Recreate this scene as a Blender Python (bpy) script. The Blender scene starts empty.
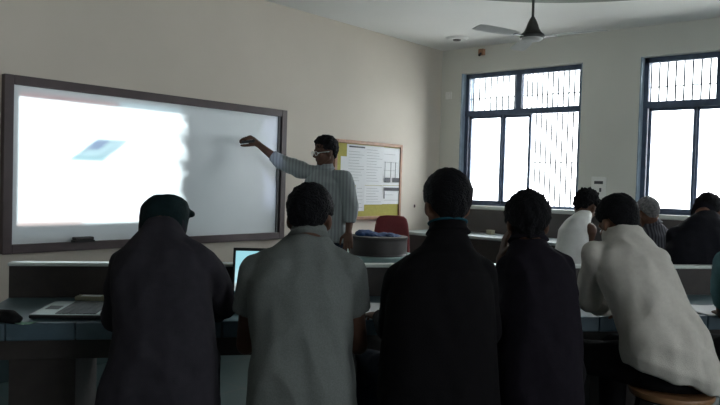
import bpy, bmesh, math, random
from mathutils import Vector, Matrix, noise
random.seed(7)
scene = bpy.context.scene
COL = scene.collection
R_ = math.radians

# ------------------------------------------------------------------ camera
F, CX, CY = 697.0, 360.0, 202.5
CAM_H = 1.4
YAW, PITCH, ROLL = R_(41.0), R_(1.65), R_(1.67)
D0 = Vector((math.cos(YAW), math.sin(YAW), 0)); R0 = Vector((math.sin(YAW), -math.cos(YAW), 0))
FW_ = D0 * math.cos(PITCH) - Vector((0, 0, 1)) * math.sin(PITCH)
U0 = R0.cross(FW_)
RR = R0 * math.cos(ROLL) + U0 * math.sin(ROLL)
UU = -R0 * math.sin(ROLL) + U0 * math.cos(ROLL)
EYE = Vector((0, 0, CAM_H))
cd = bpy.data.cameras.new('camera'); cam = bpy.data.objects.new('camera', cd); COL.objects.link(cam)
cd.sensor_width = 36; cd.lens = F / 720 * 36; cd.clip_start = .05
m = Matrix.Identity(4)
for i, v in enumerate((RR, UU, -FW_)):
    for j in range(3): m[j][i] = v[j]
m.translation = EYE
cam.matrix_world = m
scene.camera = cam
scene.view_settings.view_transform = 'Standard'; scene.view_settings.look = 'None'
scene.view_settings.exposure = 0.0; scene.view_settings.gamma = 1; scene.view_settings.use_curve_mapping = False

SKY, PROJ = 16.3, 2000.0
# ------------------------------------------------------------------ world: bright overcast sky
w = bpy.data.worlds.new('World'); scene.world = w; w.use_nodes = True
nt = w.node_tree; bg = nt.nodes['Background']
tc = nt.nodes.new('ShaderNodeTexCoord'); sp = nt.nodes.new('ShaderNodeSeparateXYZ'); cr = nt.nodes.new('ShaderNodeValToRGB')
nt.links.new(tc.outputs['Generated'], sp.inputs[0]); nt.links.new(sp.outputs['Z'], cr.inputs[0]); nt.links.new(cr.outputs[0], bg.inputs[0])
cr.color_ramp.elements[0].color = (.88, .92, .95, 1); cr.color_ramp.elements[0].position = 0
cr.color_ramp.elements[1].color = (.96, .98, 1, 1); cr.color_ramp.elements[1].position = .5
bg.inputs[1].default_value = SKY
scene.cycles.max_bounces = 10; scene.cycles.diffuse_bounces = 6; scene.cycles.transparent_max_bounces = 12
scene.cycles.use_denoising = True; scene.cycles.sample_clamp_indirect = 0
scene.cycles.caustics_reflective = False; scene.cycles.caustics_refractive = False

# ------------------------------------------------------------------ pixel -> place
def ray(px, py): return FW_ * F + RR * (px - CX) + UU * (CY - py)
def W(px, py, Z):
    r = ray(px, py); return EYE + r * (Z / r.dot(D0))
def H(px, py, h):
    r = ray(px, py); return EYE + r * ((h - CAM_H) / r.z)
YW = 4.797; XW = 6.946; ZC = 3.0; XL = -2.6; YB = -3.6
def FWL(px, py, off=0):
    r = ray(px, py); return EYE + r * ((YW - off) / r.y)
def WWL(px, py, off=0):
    r = ray(px, py); return EYE + r * ((XW - off) / r.x)
def G(px, Z, z=0):           # point with image column px, depth Z and height z
    X = (px - CX) / F * Z
    for _ in range(6):
        P = D0 * Z + R0 * X + Vector((0, 0, z - CAM_H))
        q = CX + F * P.dot(RR) / P.dot(FW_)
        X += (px - q) / F * Z
    return EYE + P

# ------------------------------------------------------------------ materials
def mat(name, col, rough=.7, metal=0., nscale=0, namt=0., bump=0., bscale=60, coat=0, col2=None, spec=None):
    m = bpy.data.materials.new(name); m.use_nodes = True
    t = m.node_tree; b = t.nodes['Principled BSDF']
    b.inputs['Roughness'].default_value = rough; b.inputs['Metallic'].default_value = metal
    b.inputs['Base Color'].default_value = (*col, 1)
    if spec is not None: b.inputs['Specular IOR Level'].default_value = spec
    tcx = t.nodes.new('ShaderNodeTexCoord')
    if nscale:
        n = t.nodes.new('ShaderNodeTexNoise'); n.inputs['Scale'].default_value = nscale; n.inputs['Detail'].default_value = 5
        t.links.new(tcx.outputs['Object'], n.inputs['Vector'])
        r = t.nodes.new('ShaderNodeValToRGB'); r.color_ramp.elements[0].position = .3; r.color_ramp.elements[1].position = .7
        c2 = col2 or tuple(c * (1 - namt) for c in col)
        r.color_ramp.elements[0].color = (*c2, 1); r.color_ramp.elements[1].color = (*col, 1)
        t.links.new(n.outputs['Fac'], r.inputs[0]); t.links.new(r.outputs[0], b.inputs['Base Color'])
    if bump:
        n2 = t.nodes.new('ShaderNodeTexNoise'); n2.inputs['Scale'].default_value = bscale; n2.inputs['Detail'].default_value = 4
        t.links.new(tcx.outputs['Object'], n2.inputs['Vector'])
        bp = t.nodes.new('ShaderNodeBump'); bp.inputs['Strength'].default_value = bump; bp.inputs['Distance'].default_value = .01
        t.links.new(n2.outputs['Fac'], bp.inputs['Height']); t.links.new(bp.outputs[0], b.inputs['Normal'])
    return m
def stripes(name, ca, cb, scale, axis='X', rough=.85, w=.5):
    m = mat(name, ca, rough); t = m.node_tree; b = t.nodes['Principled BSDF']
    tcx = t.nodes.new('ShaderNodeTexCoord'); wv = t.nodes.new('ShaderNodeTexWave'); wv.bands_direction = axis
    wv.inputs['Scale'].default_value = scale; wv.inputs['Distortion'].default_value = .6
    r = t.nodes.new('ShaderNodeValToRGB'); r.color_ramp.elements[0].color = (*ca, 1); r.color_ramp.elements[1].color = (*cb, 1)
    r.color_ramp.elements[0].position = w - .1; r.color_ramp.elements[1].position = w + .1
    t.links.new(tcx.outputs['Object'], wv.inputs['Vector']); t.links.new(wv.outputs['Fac'], r.inputs[0]); t.links.new(r.outputs[0], b.inputs['Base Color'])
    return m
def emis(name, col, s):
    m = bpy.data.materials.new(name); m.use_nodes = True; b = m.node_tree.nodes['Principled BSDF']
    b.inputs['Base Color'].default_value = (.02, .02, .02, 1); b.inputs['Emission Color'].default_value = (*col, 1); b.inputs['Emission Strength'].default_value = s
    return m
def tiles(name, ca, cb, size=.6):
    m = mat(name, ca, .35); t = m.node_tree; b = t.nodes['Principled BSDF']
    tcx = t.nodes.new('ShaderNodeTexCoord'); br = t.nodes.new('ShaderNodeTexBrick')
    br.offset = 0; br.inputs['Scale'].default_value = 1; br.inputs['Brick Width'].default_value = size; br.inputs['Row Height'].default_value = size
    br.inputs['Mortar Size'].default_value = .006
    br.inputs['Color1'].default_value = (*ca, 1); br.inputs['Color2'].default_value = (*cb, 1); br.inputs['Mortar'].default_value = (.1, .1, .1, 1)
    t.links.new(tcx.outputs['Object'], br.inputs['Vector']); t.links.new(br.outputs['Color'], b.inputs['Base Color'])
    return m
M = dict(
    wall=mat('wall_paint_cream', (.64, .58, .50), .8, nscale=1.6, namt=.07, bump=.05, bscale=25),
    wall2=mat('wall_paint_grey_flare', (.75, .75, .69), .8, nscale=1.6, namt=.06, bump=.05, bscale=25),  # grey wall paint, lightened evenly to carry lens flare
    backwall=mat('wall_paint_back', (.50, .475, .43), .85, nscale=1.5, namt=.1),
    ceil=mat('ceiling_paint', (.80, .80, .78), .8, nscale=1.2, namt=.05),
    dado=tiles('dado_tiles_teal', (.05, .085, .09), (.035, .06, .065), .3),
    mouse=mat('mouse_black', (.01, .01, .011), .8, spec=.1, nscale=40, namt=.2),
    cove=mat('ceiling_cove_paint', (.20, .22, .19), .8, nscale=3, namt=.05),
    floor=tiles('floor_tiles', (.07, .11, .115), (.05, .085, .09)),
    frame=mat('board_frame_brown', (.075, .052, .054), .5, nscale=9, namt=.25),
    gasket=mat('board_gasket_black', (.012, .012, .016), .4),
    board=mat('whiteboard_enamel', (.70, .74, .75), .32, nscale=2.2, namt=.05),
    winframe=mat('window_frame_blue', (.10, .14, .22), .6, nscale=12, namt=.3),
    reveal=mat('window_reveal_blue', (.36, .45, .54), .8, nscale=9, namt=.25),
    bar=mat('security_bar', (.02, .022, .03), .5),
    desk_dark=mat('desk_laminate_dark', (.035, .028, .026), .55, nscale=14, namt=.35),
    desk_top=mat('desk_laminate_blue', (.07, .125, .145), .38, nscale=8, namt=.15),
    desk_green=mat('desk_laminate_green', (.23, .34, .33), .4, nscale=8, namt=.1),
    edge=mat('desk_edge_blue', (.07, .12, .155), .45, nscale=10, namt=.2),
    ledge=mat('desk_ledge_pale', (.66, .70, .68), .28, nscale=8, namt=.08),
    grey=mat('drum_laminate_grey', (.034, .030, .029), .5, nscale=20, namt=.15),
    counter=mat('counter_laminate', (.45, .52, .53), .35, nscale=8, namt=.08),
    panel=mat('counter_panel_dark', (.075, .065, .065), .6, nscale=6, namt=.2),
    cork=mat('pinboard_felt', (.42, .38, .09), .9, nscale=40, namt=.15),
    wood=mat('pinboard_wood', (.42, .22, .13), .5, nscale=18, namt=.3),
    paper=mat('paper_white', (.80, .81, .82), .8, nscale=20, namt=.03),
    ink=mat('print_ink', (.30, .30, .31), .8),
    inkd=mat('print_ink_dark', (.08, .08, .09), .8),
    plastic_w=mat('switch_plastic', (.88, .88, .85), .45, nscale=30, namt=.05),
    plastic_b=mat('black_plastic', (.012, .012, .014), .35, nscale=40, namt=.2),
    silver=mat('laptop_silver', (.50, .58, .57), .35, metal=.2, nscale=50, namt=.06),
    key=mat('key_black', (.02, .025, .028), .5),
    steel=mat('black_steel', (.02, .02, .022), .4, metal=.6, nscale=30, namt=.2),
    stoolwood=mat('stool_seat_wood', (.30, .155, .07), .45, nscale=14, namt=.35),
    red=mat('chair_fabric_maroon', (.17, .018, .022), .75, nscale=40, namt=.2, bump=.2, bscale=150),
    bluecloth=mat('blue_cloth', (.012, .045, .14), .8, nscale=20, namt=.35, bump=.3),
    skin=mat('skin_brown_shaded', (.15, .075, .048), .6, nscale=12, namt=.15, spec=.3),  # brown skin, with the shade on it darkened into the colour
    skin2=mat('skin_dark_brown_shaded', (.095, .048, .032), .6, nscale=12, namt=.15, spec=.25),  # darker brown skin, shade likewise put into the colour
    hair=mat('hair_black', (.008, .008, .010), .7, spec=.12, nscale=90, namt=.5, bump=.9, bscale=190),
    hairgrey=mat('hair_grey', (.22, .22, .23), .6, nscale=60, namt=.6, bump=.9, bscale=190),
    s1=mat('shirt_charcoal', (.030, .028, .035), .9, spec=.08, nscale=30, namt=.15, bump=.25, bscale=350),
    s2=mat('shirt_grey_melange', (.155, .17, .163), .92, spec=.08, nscale=220, namt=.25, bump=.25, bscale=400),
    s3=mat('jacket_black', (.0055, .005, .006), .85, spec=.08, nscale=30, namt=.2, bump=.25, bscale=300),
    s4=mat('shirt_dark_plum', (.013, .011, .016), .9, spec=.08, nscale=30, namt=.2, bump=.25, bscale=350),
    s5=mat('shirt_offwhite', (.54, .515, .47), .9, spec=.08, nscale=60, namt=.08, bump=.25, bscale=350),
    s6=mat('shirt_white', (.78, .78, .76), .9, spec=.08, nscale=40, namt=.05, bump=.2, bscale=300),
    s7=stripes('shirt_striped_dark', (.03, .03, .04), (.10, .105, .125), 14),
    s8=mat('jacket_dark_navy', (.014, .014, .019), .85, spec=.08, nscale=30, namt=.2, bump=.25, bscale=300),
    s9=mat('shirt_teal', (.10, .20, .225), .9, spec=.08, nscale=40, namt=.15, bump=.2, bscale=300),
    st=stripes('shirt_teacher_stripes', (.17, .195, .20), (.235, .26, .262), 11),
    denim=mat('denim_dark', (.018, .024, .04), .9, spec=.08, nscale=60, namt=.3, bump=.2, bscale=300),
    trouser=mat('trouser_black', (.008, .008, .009), .9, spec=.08, nscale=30, namt=.2),
    cap=mat('cap_dark_teal', (.008, .018, .02), .85, spec=.08, nscale=60, namt=.3, bump=.4, bscale=300),
    shoe=mat('shoe_black', (.015, .014, .014), .5, nscale=30, namt=.2),
    lanyard=mat('collar_blue', (.012, .06, .085), .8, nscale=30, namt=.1, spec=.1),
    eyew=mat('eye_white', (.7, .7, .68), .3), eyeb=mat('eye_iris', (.02, .012, .01), .2),
    fan=mat('fan_body_dark', (.06, .06, .058), .45, metal=.2, nscale=20, namt=.2),
    fanw=mat('fan_blade_pale', (.56, .57, .56), .9, spec=.05, nscale=10, namt=.05),
    bld=mat('building_plaster', (.80, .81, .82), .9, nscale=.5, namt=.05),
    bldw=mat('building_window', (.45, .47, .48), .4), ground=mat('outside_ground', (.55, .54, .5), .9, nscale=.4, namt=.15),
    orange=mat('box_cream', (.36, .34, .24), .7, nscale=20, namt=.1), green=mat('paper_green', (.22, .42, .30), .8, nscale=20, namt=.05),
)
def glass_mat():
    m = bpy.data.materials.new('window_glass'); m.use_nodes = True; t = m.node_tree; t.nodes.clear()
    o = t.nodes.new('ShaderNodeOutputMaterial'); mx = t.nodes.new('ShaderNodeMixShader'); tr = t.nodes.new('ShaderNodeBsdfTransparent')
    gl = t.nodes.new('ShaderNodeBsdfGlossy'); fr = t.nodes.new('ShaderNodeFresnel'); gl.inputs['Roughness'].default_value = .05
    tr.inputs[0].default_value = (.93, .95, .95, 1); fr.inputs[0].default_value = 1.3
    t.links.new(fr.outputs[0], mx.inputs[0]); t.links.new(tr.outputs[0], mx.inputs[1]); t.links.new(gl.outputs[0], mx.inputs[2]); t.links.new(mx.outputs[0], o.inputs[0])
    return m
M['glass'] = glass_mat()

# ------------------------------------------------------------------ mesh helpers
def link(name, bm, m, parent=None, smooth=False, sharp=None):
    me = bpy.data.meshes.new(name)
    bmesh.ops.recalc_face_normals(bm, faces=bm.faces)
    bm.to_mesh(me); bm.free()
    for mm in (m if isinstance(m, (list, tuple)) else [m]): me.materials.append(mm)
    if smooth:
        for p in me.polygons: p.use_smooth = True
    o = bpy.data.objects.new(name, me); COL.objects.link(o)
    if parent: o.parent = parent
    if sharp and smooth:
        me.set_sharp_from_angle(angle=R_(sharp))
    return o
def tag(o, label=None, cat=None, group=None, kind=None):
    if label: o['label'] = label
    if cat: o['category'] = cat
    if group: o['group'] = group
    if kind: o['kind'] = kind
    return o
def empty(name, loc, rz=0):
    o = bpy.data.objects.new(name, None); COL.objects.link(o); o.location = loc; o.rotation_euler = (0, 0, rz); o.empty_display_size = .1
    return o
def NB(): return bmesh.new()
def box(bm, x0, x1, y0, y1, z0, z1, bev=0, mi=0, mtx=None):
    b2 = bmesh.new(); bmesh.ops.create_cube(b2, size=1)
    for v in b2.verts: v.co = Vector(((x0 + x1) / 2 + v.co.x * (x1 - x0), (y0 + y1) / 2 + v.co.y * (y1 - y0), (z0 + z1) / 2 + v.co.z * (z1 - z0)))
    if bev: bmesh.ops.bevel(b2, geom=b2.edges[:], offset=bev, segments=2, affect='EDGES', profile=.5)
    if mtx: bmesh.ops.transform(b2, matrix=mtx, verts=b2.verts)
    merge(bm, b2, mi)
def merge(bm, b2, mi=0):
    mp = {v: bm.verts.new(v.co) for v in b2.verts}
    for f in b2.faces:
        try: nf = bm.faces.new([mp[v] for v in f.verts]); nf.material_index = mi
        except ValueError: pass
    b2.free()
def perp(d):
    a = Vector((0, 0, 1)) if abs(d.z) < .9 else Vector((0, 1, 0))
    u = d.cross(a).normalized(); return u, d.cross(u).normalized()
def loft(bm, rings, n=20, mi=0, closed_caps=True):
    """rings: (centre, u_vec*ru, v_vec*rv[, exponent])"""
    prev = None; first = None
    for r in rings:
        c, u, v = r[:3]; e = r[3] if len(r) > 3 else 1
        vs = []
        for k in range(n):
            a = 2 * math.pi * k / n; ca, sa = math.cos(a), math.sin(a)
            ca = math.copysign(abs(ca) ** e, ca); sa = math.copysign(abs(sa) ** e, sa)
            vs.append(bm.verts.new(c + u * ca + v * sa))
        if prev:
            for k in range(n):
                f = bm.faces.new((prev[k], prev[(k + 1) % n], vs[(k + 1) % n], vs[k])); f.material_index = mi
        else: first = (vs, c)
        prev = vs; lc = c
    if closed_caps:
        for vs, c, s in ((first[0], first[1], 1), (prev, lc, -1)):
            cv = bm.verts.new(c)
            for k in range(n):
                a, b = vs[k], vs[(k + 1) % n]
                f = bm.faces.new((b, a, cv) if s == 1 else (a, b, cv)); f.material_index = mi
def tube(bm, pts, rs, n=12, mi=0, round_ends=False):
    if not isinstance(rs, (list, tuple)): rs = [rs] * len(pts)
    pts = [Vector(p) for p in pts]; rings = []
    d0 = (pts[1] - pts[0]).normalized(); u, v = perp(d0)
    for i, p in enumerate(pts):
        if i == 0: d = d0
        elif i == len(pts) - 1: d = (pts[-1] - pts[-2]).normalized()
        else: d = ((pts[i + 1] - p).normalized() + (p - pts[i - 1]).normalized()).normalized()
        u = (u - d * u.dot(d)).normalized(); v = d.cross(u)
        if i == 0 and round_ends:
            for a in (75, 50, 25): rings.append((p - d * rs[0] * math.sin(R_(a)), u * rs[0] * math.cos(R_(a)), v * rs[0] * math.cos(R_(a))))
        rings.append((p, u * rs[i], v * rs[i]))
        if i == len(pts) - 1 and round_ends:
            for a in (25, 50, 75): rings.append((p + d * rs[i] * math.sin(R_(a)), u * rs[i] * math.cos(R_(a)), v * rs[i] * math.cos(R_(a))))
    loft(bm, rings, n, mi)
def cap(bm, a, b, ra, rb, n=14): tube(bm, [a, b], [ra, rb], n, round_ends=True)
def ball(bm, c, rx, ry, rz, rot=None, n=16):
    b2 = bmesh.new(); bmesh.ops.create_uvsphere(b2, u_segments=n, v_segments=max(8, n * 2 // 3), radius=1)
    for v in b2.verts:
        p = Vector((v.co.x * rx, v.co.y * ry, v.co.z * rz)); v.co = c + (rot @ p if rot else p)
    merge(bm, b2)
def remesh(bm, vox, smooth=4, fac=.5):
    me = bpy.data.meshes.new('t'); bmesh.ops.recalc_face_normals(bm, faces=bm.faces); bm.to_mesh(me); bm.free()
    o = bpy.data.objects.new('t', me); COL.objects.link(o)
    r = o.modifiers.new('r', 'REMESH'); r.mode = 'VOXEL'; r.voxel_size = vox; r.use_smooth_shade = True
    if smooth:
        s = o.modifiers.new('s', 'SMOOTH'); s.factor = fac; s.iterations = smooth
    dg = bpy.context.evaluated_depsgraph_get()
    out = bpy.data.meshes.new_from_object(o.evaluated_get(dg), depsgraph=dg)
    bpy.data.objects.remove(o); bpy.data.meshes.remove(me)
    return out
def linkmesh(name, me, m, parent=None, inv=None, folds=0, seed=0, fs=7, fine=0):
    me.update()
    if folds or fine:
        nr = [v.normal.copy() for v in me.vertices]
        for v, nn in zip(me.vertices, nr):
            p = v.co + Vector((seed * 3.1, seed * 1.7, 0))
            d = 0
            if folds:
                q = Vector((p.x * fs, p.y * fs, p.z * fs * .55 + p.x * 3))
                a = noise.noise(q); b = noise.noise(q * 2.3 + Vector((5, 1, 2)))
                d += folds * ((1 - abs(a) * 2.2) * .7 + b * .6)
            if fine: d += fine * noise.noise(p * 55)
            v.co = v.co + nn * d
    if inv is not None: me.transform(inv)
    me.materials.clear(); me.materials.append(m)
    for p in me.polygons: p.use_smooth = True
    o = bpy.data.objects.new(name, me); COL.objects.link(o)
    if parent: o.parent = parent
    return o

# ================================================================== THE ROOM
def struct(name, bm, m, parent=None, smooth=False):
    o = link(name, bm, m, parent, smooth)
    if not parent: o['kind'] = 'structure'
    return o
T = .28
b = NB(); box(b, XL - .2, XW + T, YB - .2, YW + T, -.1, 0); struct('floor', b, M['floor'])
b = NB(); box(b, XL - .2, XW + T, YB - .2, YW + T, ZC, ZC + .15); struct('ceiling', b, M['ceil'])
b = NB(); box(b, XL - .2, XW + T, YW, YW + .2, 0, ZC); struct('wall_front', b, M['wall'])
b = NB(); box(b, XL - .2, XL, YB, YW, 0, ZC); struct('wall_left', b, M['backwall'])
b = NB(); box(b, XL, 3.9, YW - .02, YW - .001, .001, .5); struct('baseboard_front', b, M['dado'])
def wy(px): return WWL(px, 150).y
WZ0 = WWL(469, 206).z; WZ1 = WWL(459, 74).z
w1 = (wy(579.5), wy(459)); wl = w1[1] - w1[0]
w2b = wy(637); w2 = (w2b - wl, w2b); step = w1[1] - w2[1]; w3_added = (w2[0] - step, w2[1] - step)  # last opening lies out of view, added as extra daylight
b = NB()
ys = [YB] + [v for p in (w3_added, w2, w1) for v in p] + [YW]
for k in range(0, 8, 2): box(b, XW, XW + T, ys[k], ys[k + 1], 0, ZC)
for (a, c) in (w1, w2, w3_added):
    box(b, XW, XW + T, a, c, 0, WZ0); box(b, XW, XW + T, a, c, WZ1, ZC)
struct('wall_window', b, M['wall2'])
added_rear = [(-.9, -.9 + wl), (2.3, 2.3 + wl)]      # unseen window pair added behind the viewpoint to light the people's backs
b = NB(); xs = [XL - .2] + [v for p in added_rear for v in p] + [XW + T]
for k in range(0, 6, 2): box(b, xs[k], xs[k + 1], YB - T, YB, 0, ZC)
for (a, c) in added_rear:
    box(b, a, c, YB - T, YB, 0, WZ0); box(b, a, c, YB - T, YB, WZ1, ZC)
struct('wall_back', b, M['backwall'])
# round dropped cove on the ceiling, its far rim showing at the top of the view
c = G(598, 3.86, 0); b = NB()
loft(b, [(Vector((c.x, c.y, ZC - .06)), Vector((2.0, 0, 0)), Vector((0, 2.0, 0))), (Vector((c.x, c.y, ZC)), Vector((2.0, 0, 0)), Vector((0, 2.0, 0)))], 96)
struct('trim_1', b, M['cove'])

def wq(px): return (WWL(px, 150, -.11).y - (w1[0] + w1[1]) / 2)
def window(n, y0, y1, added_rear=False):
    root = tag(empty('window_%d' % n, ((y0 + y1) / 2, YB, WZ0) if added_rear else (XW, (y0 + y1) / 2, WZ0), R_(-90) if added_rear else 0), kind='structure')
    hw = (y1 - y0) / 2; h = WZ1 - WZ0; fd0, fd1 = .09, .15   # frame sits back in the opening
    b = NB()   # painted reveal lining
    box(b, 0.004, T - .01, hw - .012, hw - .001, .001, h - .001); box(b, 0.004, T - .01, -hw + .001, -hw + .012, .001, h - .001)
    struct('reveal', b, M['reveal'], root)
    b = NB(); box(b, -.025, .09, -hw - .02, hw + .02, -.03, .012, .004); struct('sill', b, M['ledge'], root)
    b = NB(); f = .042
    box(b, fd0, fd1, -hw + .012, -hw + .012 + f, 0, h); box(b, fd0, fd1, hw - .012 - f, hw - .012, 0, h)
    box(b, fd0, fd1, -hw, hw, .012, f); box(b, fd0, fd1, -hw, hw, h - f - .01, h - .001)
    tz = h * .70
    box(b, fd0 - .006, fd1, -hw, hw, tz - .032, tz + .032)                      # transom
    my = wq(517.5)
    box(b, fd0 - .004, fd1, my - .035, my + .035, tz, h - .02)                # mullion of the top lights
    struct('window_frame', b, M['winframe'], root)
    # lower: two sliding sashes on the far side, open third with bars on the near side
    e = [hw - .062, wq(501), wq(528)]
    for k in range(2):
        ya, yb = e[k + 1], e[k]
        s = NB(); q = .028; off = .03 * k
        box(s, fd0 + .015 + off, fd0 + .04 + off, ya - .012, ya + q - .012, f, tz - .03); box(s, fd0 + .015 + off, fd0 + .04 + off, yb - q, yb, f, tz - .03)
        box(s, fd0 + .015 + off, fd0 + .04 + off, ya, yb, f, f + .03); box(s, fd0 + .015 + off, fd0 + .04 + off, ya, yb, tz - .06, tz - .03)
        so = struct('sash', s, M['winframe'], root)
        g = NB(); box(g, fd0 + .026 + off, fd0 + .03 + off, ya + .01, yb - .02, f + .02, tz - .05); struct('pane', g, M['glass'], so)
    for (ya, yb) in ((my + .04, hw - .06), (-hw + .06, my - .04)):
        g = NB(); box(g, fd0 + .03, fd0 + .034, ya, yb, tz + .035, h - .055); struct('pane', g, M['glass'], root)
    # outside security grille
    k = 0; y = -hw + .06
    b = NB()
    while y < hw - .03:
        top_only = y > wq(528)
        tube(b, [(.235, y, tz if top_only else .0), (.235, y, h)], .0095, 6)
        y += .062 if y < 0 else .078
    box(b, .231, .239, -hw, hw, h * .82, h * .82 + .012); box(b, .231, .239, -hw, wq(528), h * .33, h * .33 + .012)
    struct('security_grille', b, M['bar'], root)
    return root
window(1, *w1); window(2, *w2); window(3, *w3_added); window(4, *added_rear[0], added_rear=True); window(5, *added_rear[1], added_rear=True)  # the off-view side window and the rear pair are added for light
for (a, c) in (w1, w2, w3_added, *added_rear):     # portals: sampling aid for the sky through the window openings
    L = bpy.data.lights.new('window_portal', 'AREA'); L.shape = 'RECTANGLE'; L.size = WZ1 - WZ0; L.size_y = c - a; L.cycles.is_portal = True
    o = bpy.data.objects.new('window_portal', L); COL.objects.link(o); o.location = (XW + T + .02, (a + c) / 2, (WZ0 + WZ1) / 2)
    o.rotation_euler = (0, R_(90), 0)
    if (a, c) in added_rear: o.location = ((a + c) / 2, YB - T - .02, (WZ0 + WZ1) / 2); o.rotation_euler = (R_(90), 0, 0); L.size, L.size_y = c - a, WZ1 - WZ0

# outside: ground and a pale block across the lane
b = NB(); box(b, XW + T + .3, XW + 40, -25, 30, -4.1, -4); tag(link('courtyard_ground', b, M['ground']), kind='structure')
root = tag(empty('apartment_block', (XW + 9, 5, -4)), 'pale plastered apartment block outside, seen through the barred windows', 'building')
b = NB(); box(b, 0, 6, -12, 12, 0, 8.3); box(b, -.15, 6, -12.1, 12.1, 8.3, 8.5); link('wall', b, M['bld'], root)
for y in (-7, -4.2, -1.3, .9, 3.4, 6.5):
    for z in (2, 5.6):
        b = NB(); box(b, -.05, .02, y, y + 1.0, z, z + 1.2); f = link('window', b, M['bldw'], root)
        b = NB(); box(b, -.3, -.02, y - .1, y + 1.1, z + 1.28, z + 1.36); link('sunshade', b, M['bld'], root)

# ================================================================== WHITEBOARD
TLb, BRb = FWL(3, 73, .055), FWL(285, 238.5, .055); TRb = FWL(287, 110.5, .055); BLb = FWL(4, 255, .055)
bx0, bx1 = (TLb.x + BLb.x) / 2, (TRb.x + BRb.x) / 2; bz1 = (TLb.z + TRb.z) / 2; bz0 = (BLb.z + BRb.z) / 2
print('BOARD', bx0, bx1, bz0, bz1, 'WIN', w1, w2, WZ0, WZ1, 'corner', FWL(438, 50))
fw = .062
root = tag(empty('whiteboard', (bx0, YW, bz0)), 'large whiteboard in a dark brown frame with a projected slide on it', 'whiteboard')
BWd, BHt = bx1 - bx0, bz1 - bz0
b = NB(); box(b, fw - .01, BWd - fw + .01, -.03, -.005, fw - .01, BHt - fw + .01); link('writing_surface', b, M['board'], root)
b = NB(); box(b, 0, fw, -.055, -.002, 0, BHt, .004); box(b, BWd - fw, BWd, -.055, -.002, 0, BHt, .004)
box(b, fw, BWd - fw, -.055, -.002, BHt - fw, BHt, .004); box(b, fw, BWd - fw, -.055, -.002, 0, fw, .004); link('board_frame', b, M['frame'], root)
b = NB(); box(b, BWd - fw - .032, BWd - fw, -.04, -.03, fw, BHt - fw); link('edge_gasket', b, M['gasket'], root)
p = FWL(82, 239, .06)
root = tag(empty('board_duster', (p.x, YW - .085, bz0 + fw)), 'small dark duster resting on the bottom rail of the whiteboard', 'duster')
b = NB(); box(b, -.075, .075, -.022, .038, -.0, .014, .003); link('felt_pad', b, M['plastic_b'], root)
b = NB(); box(b, -.07, .07, -.018, .034, .014, .036, .006); link('grip', b, M['grey'], root)

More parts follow.
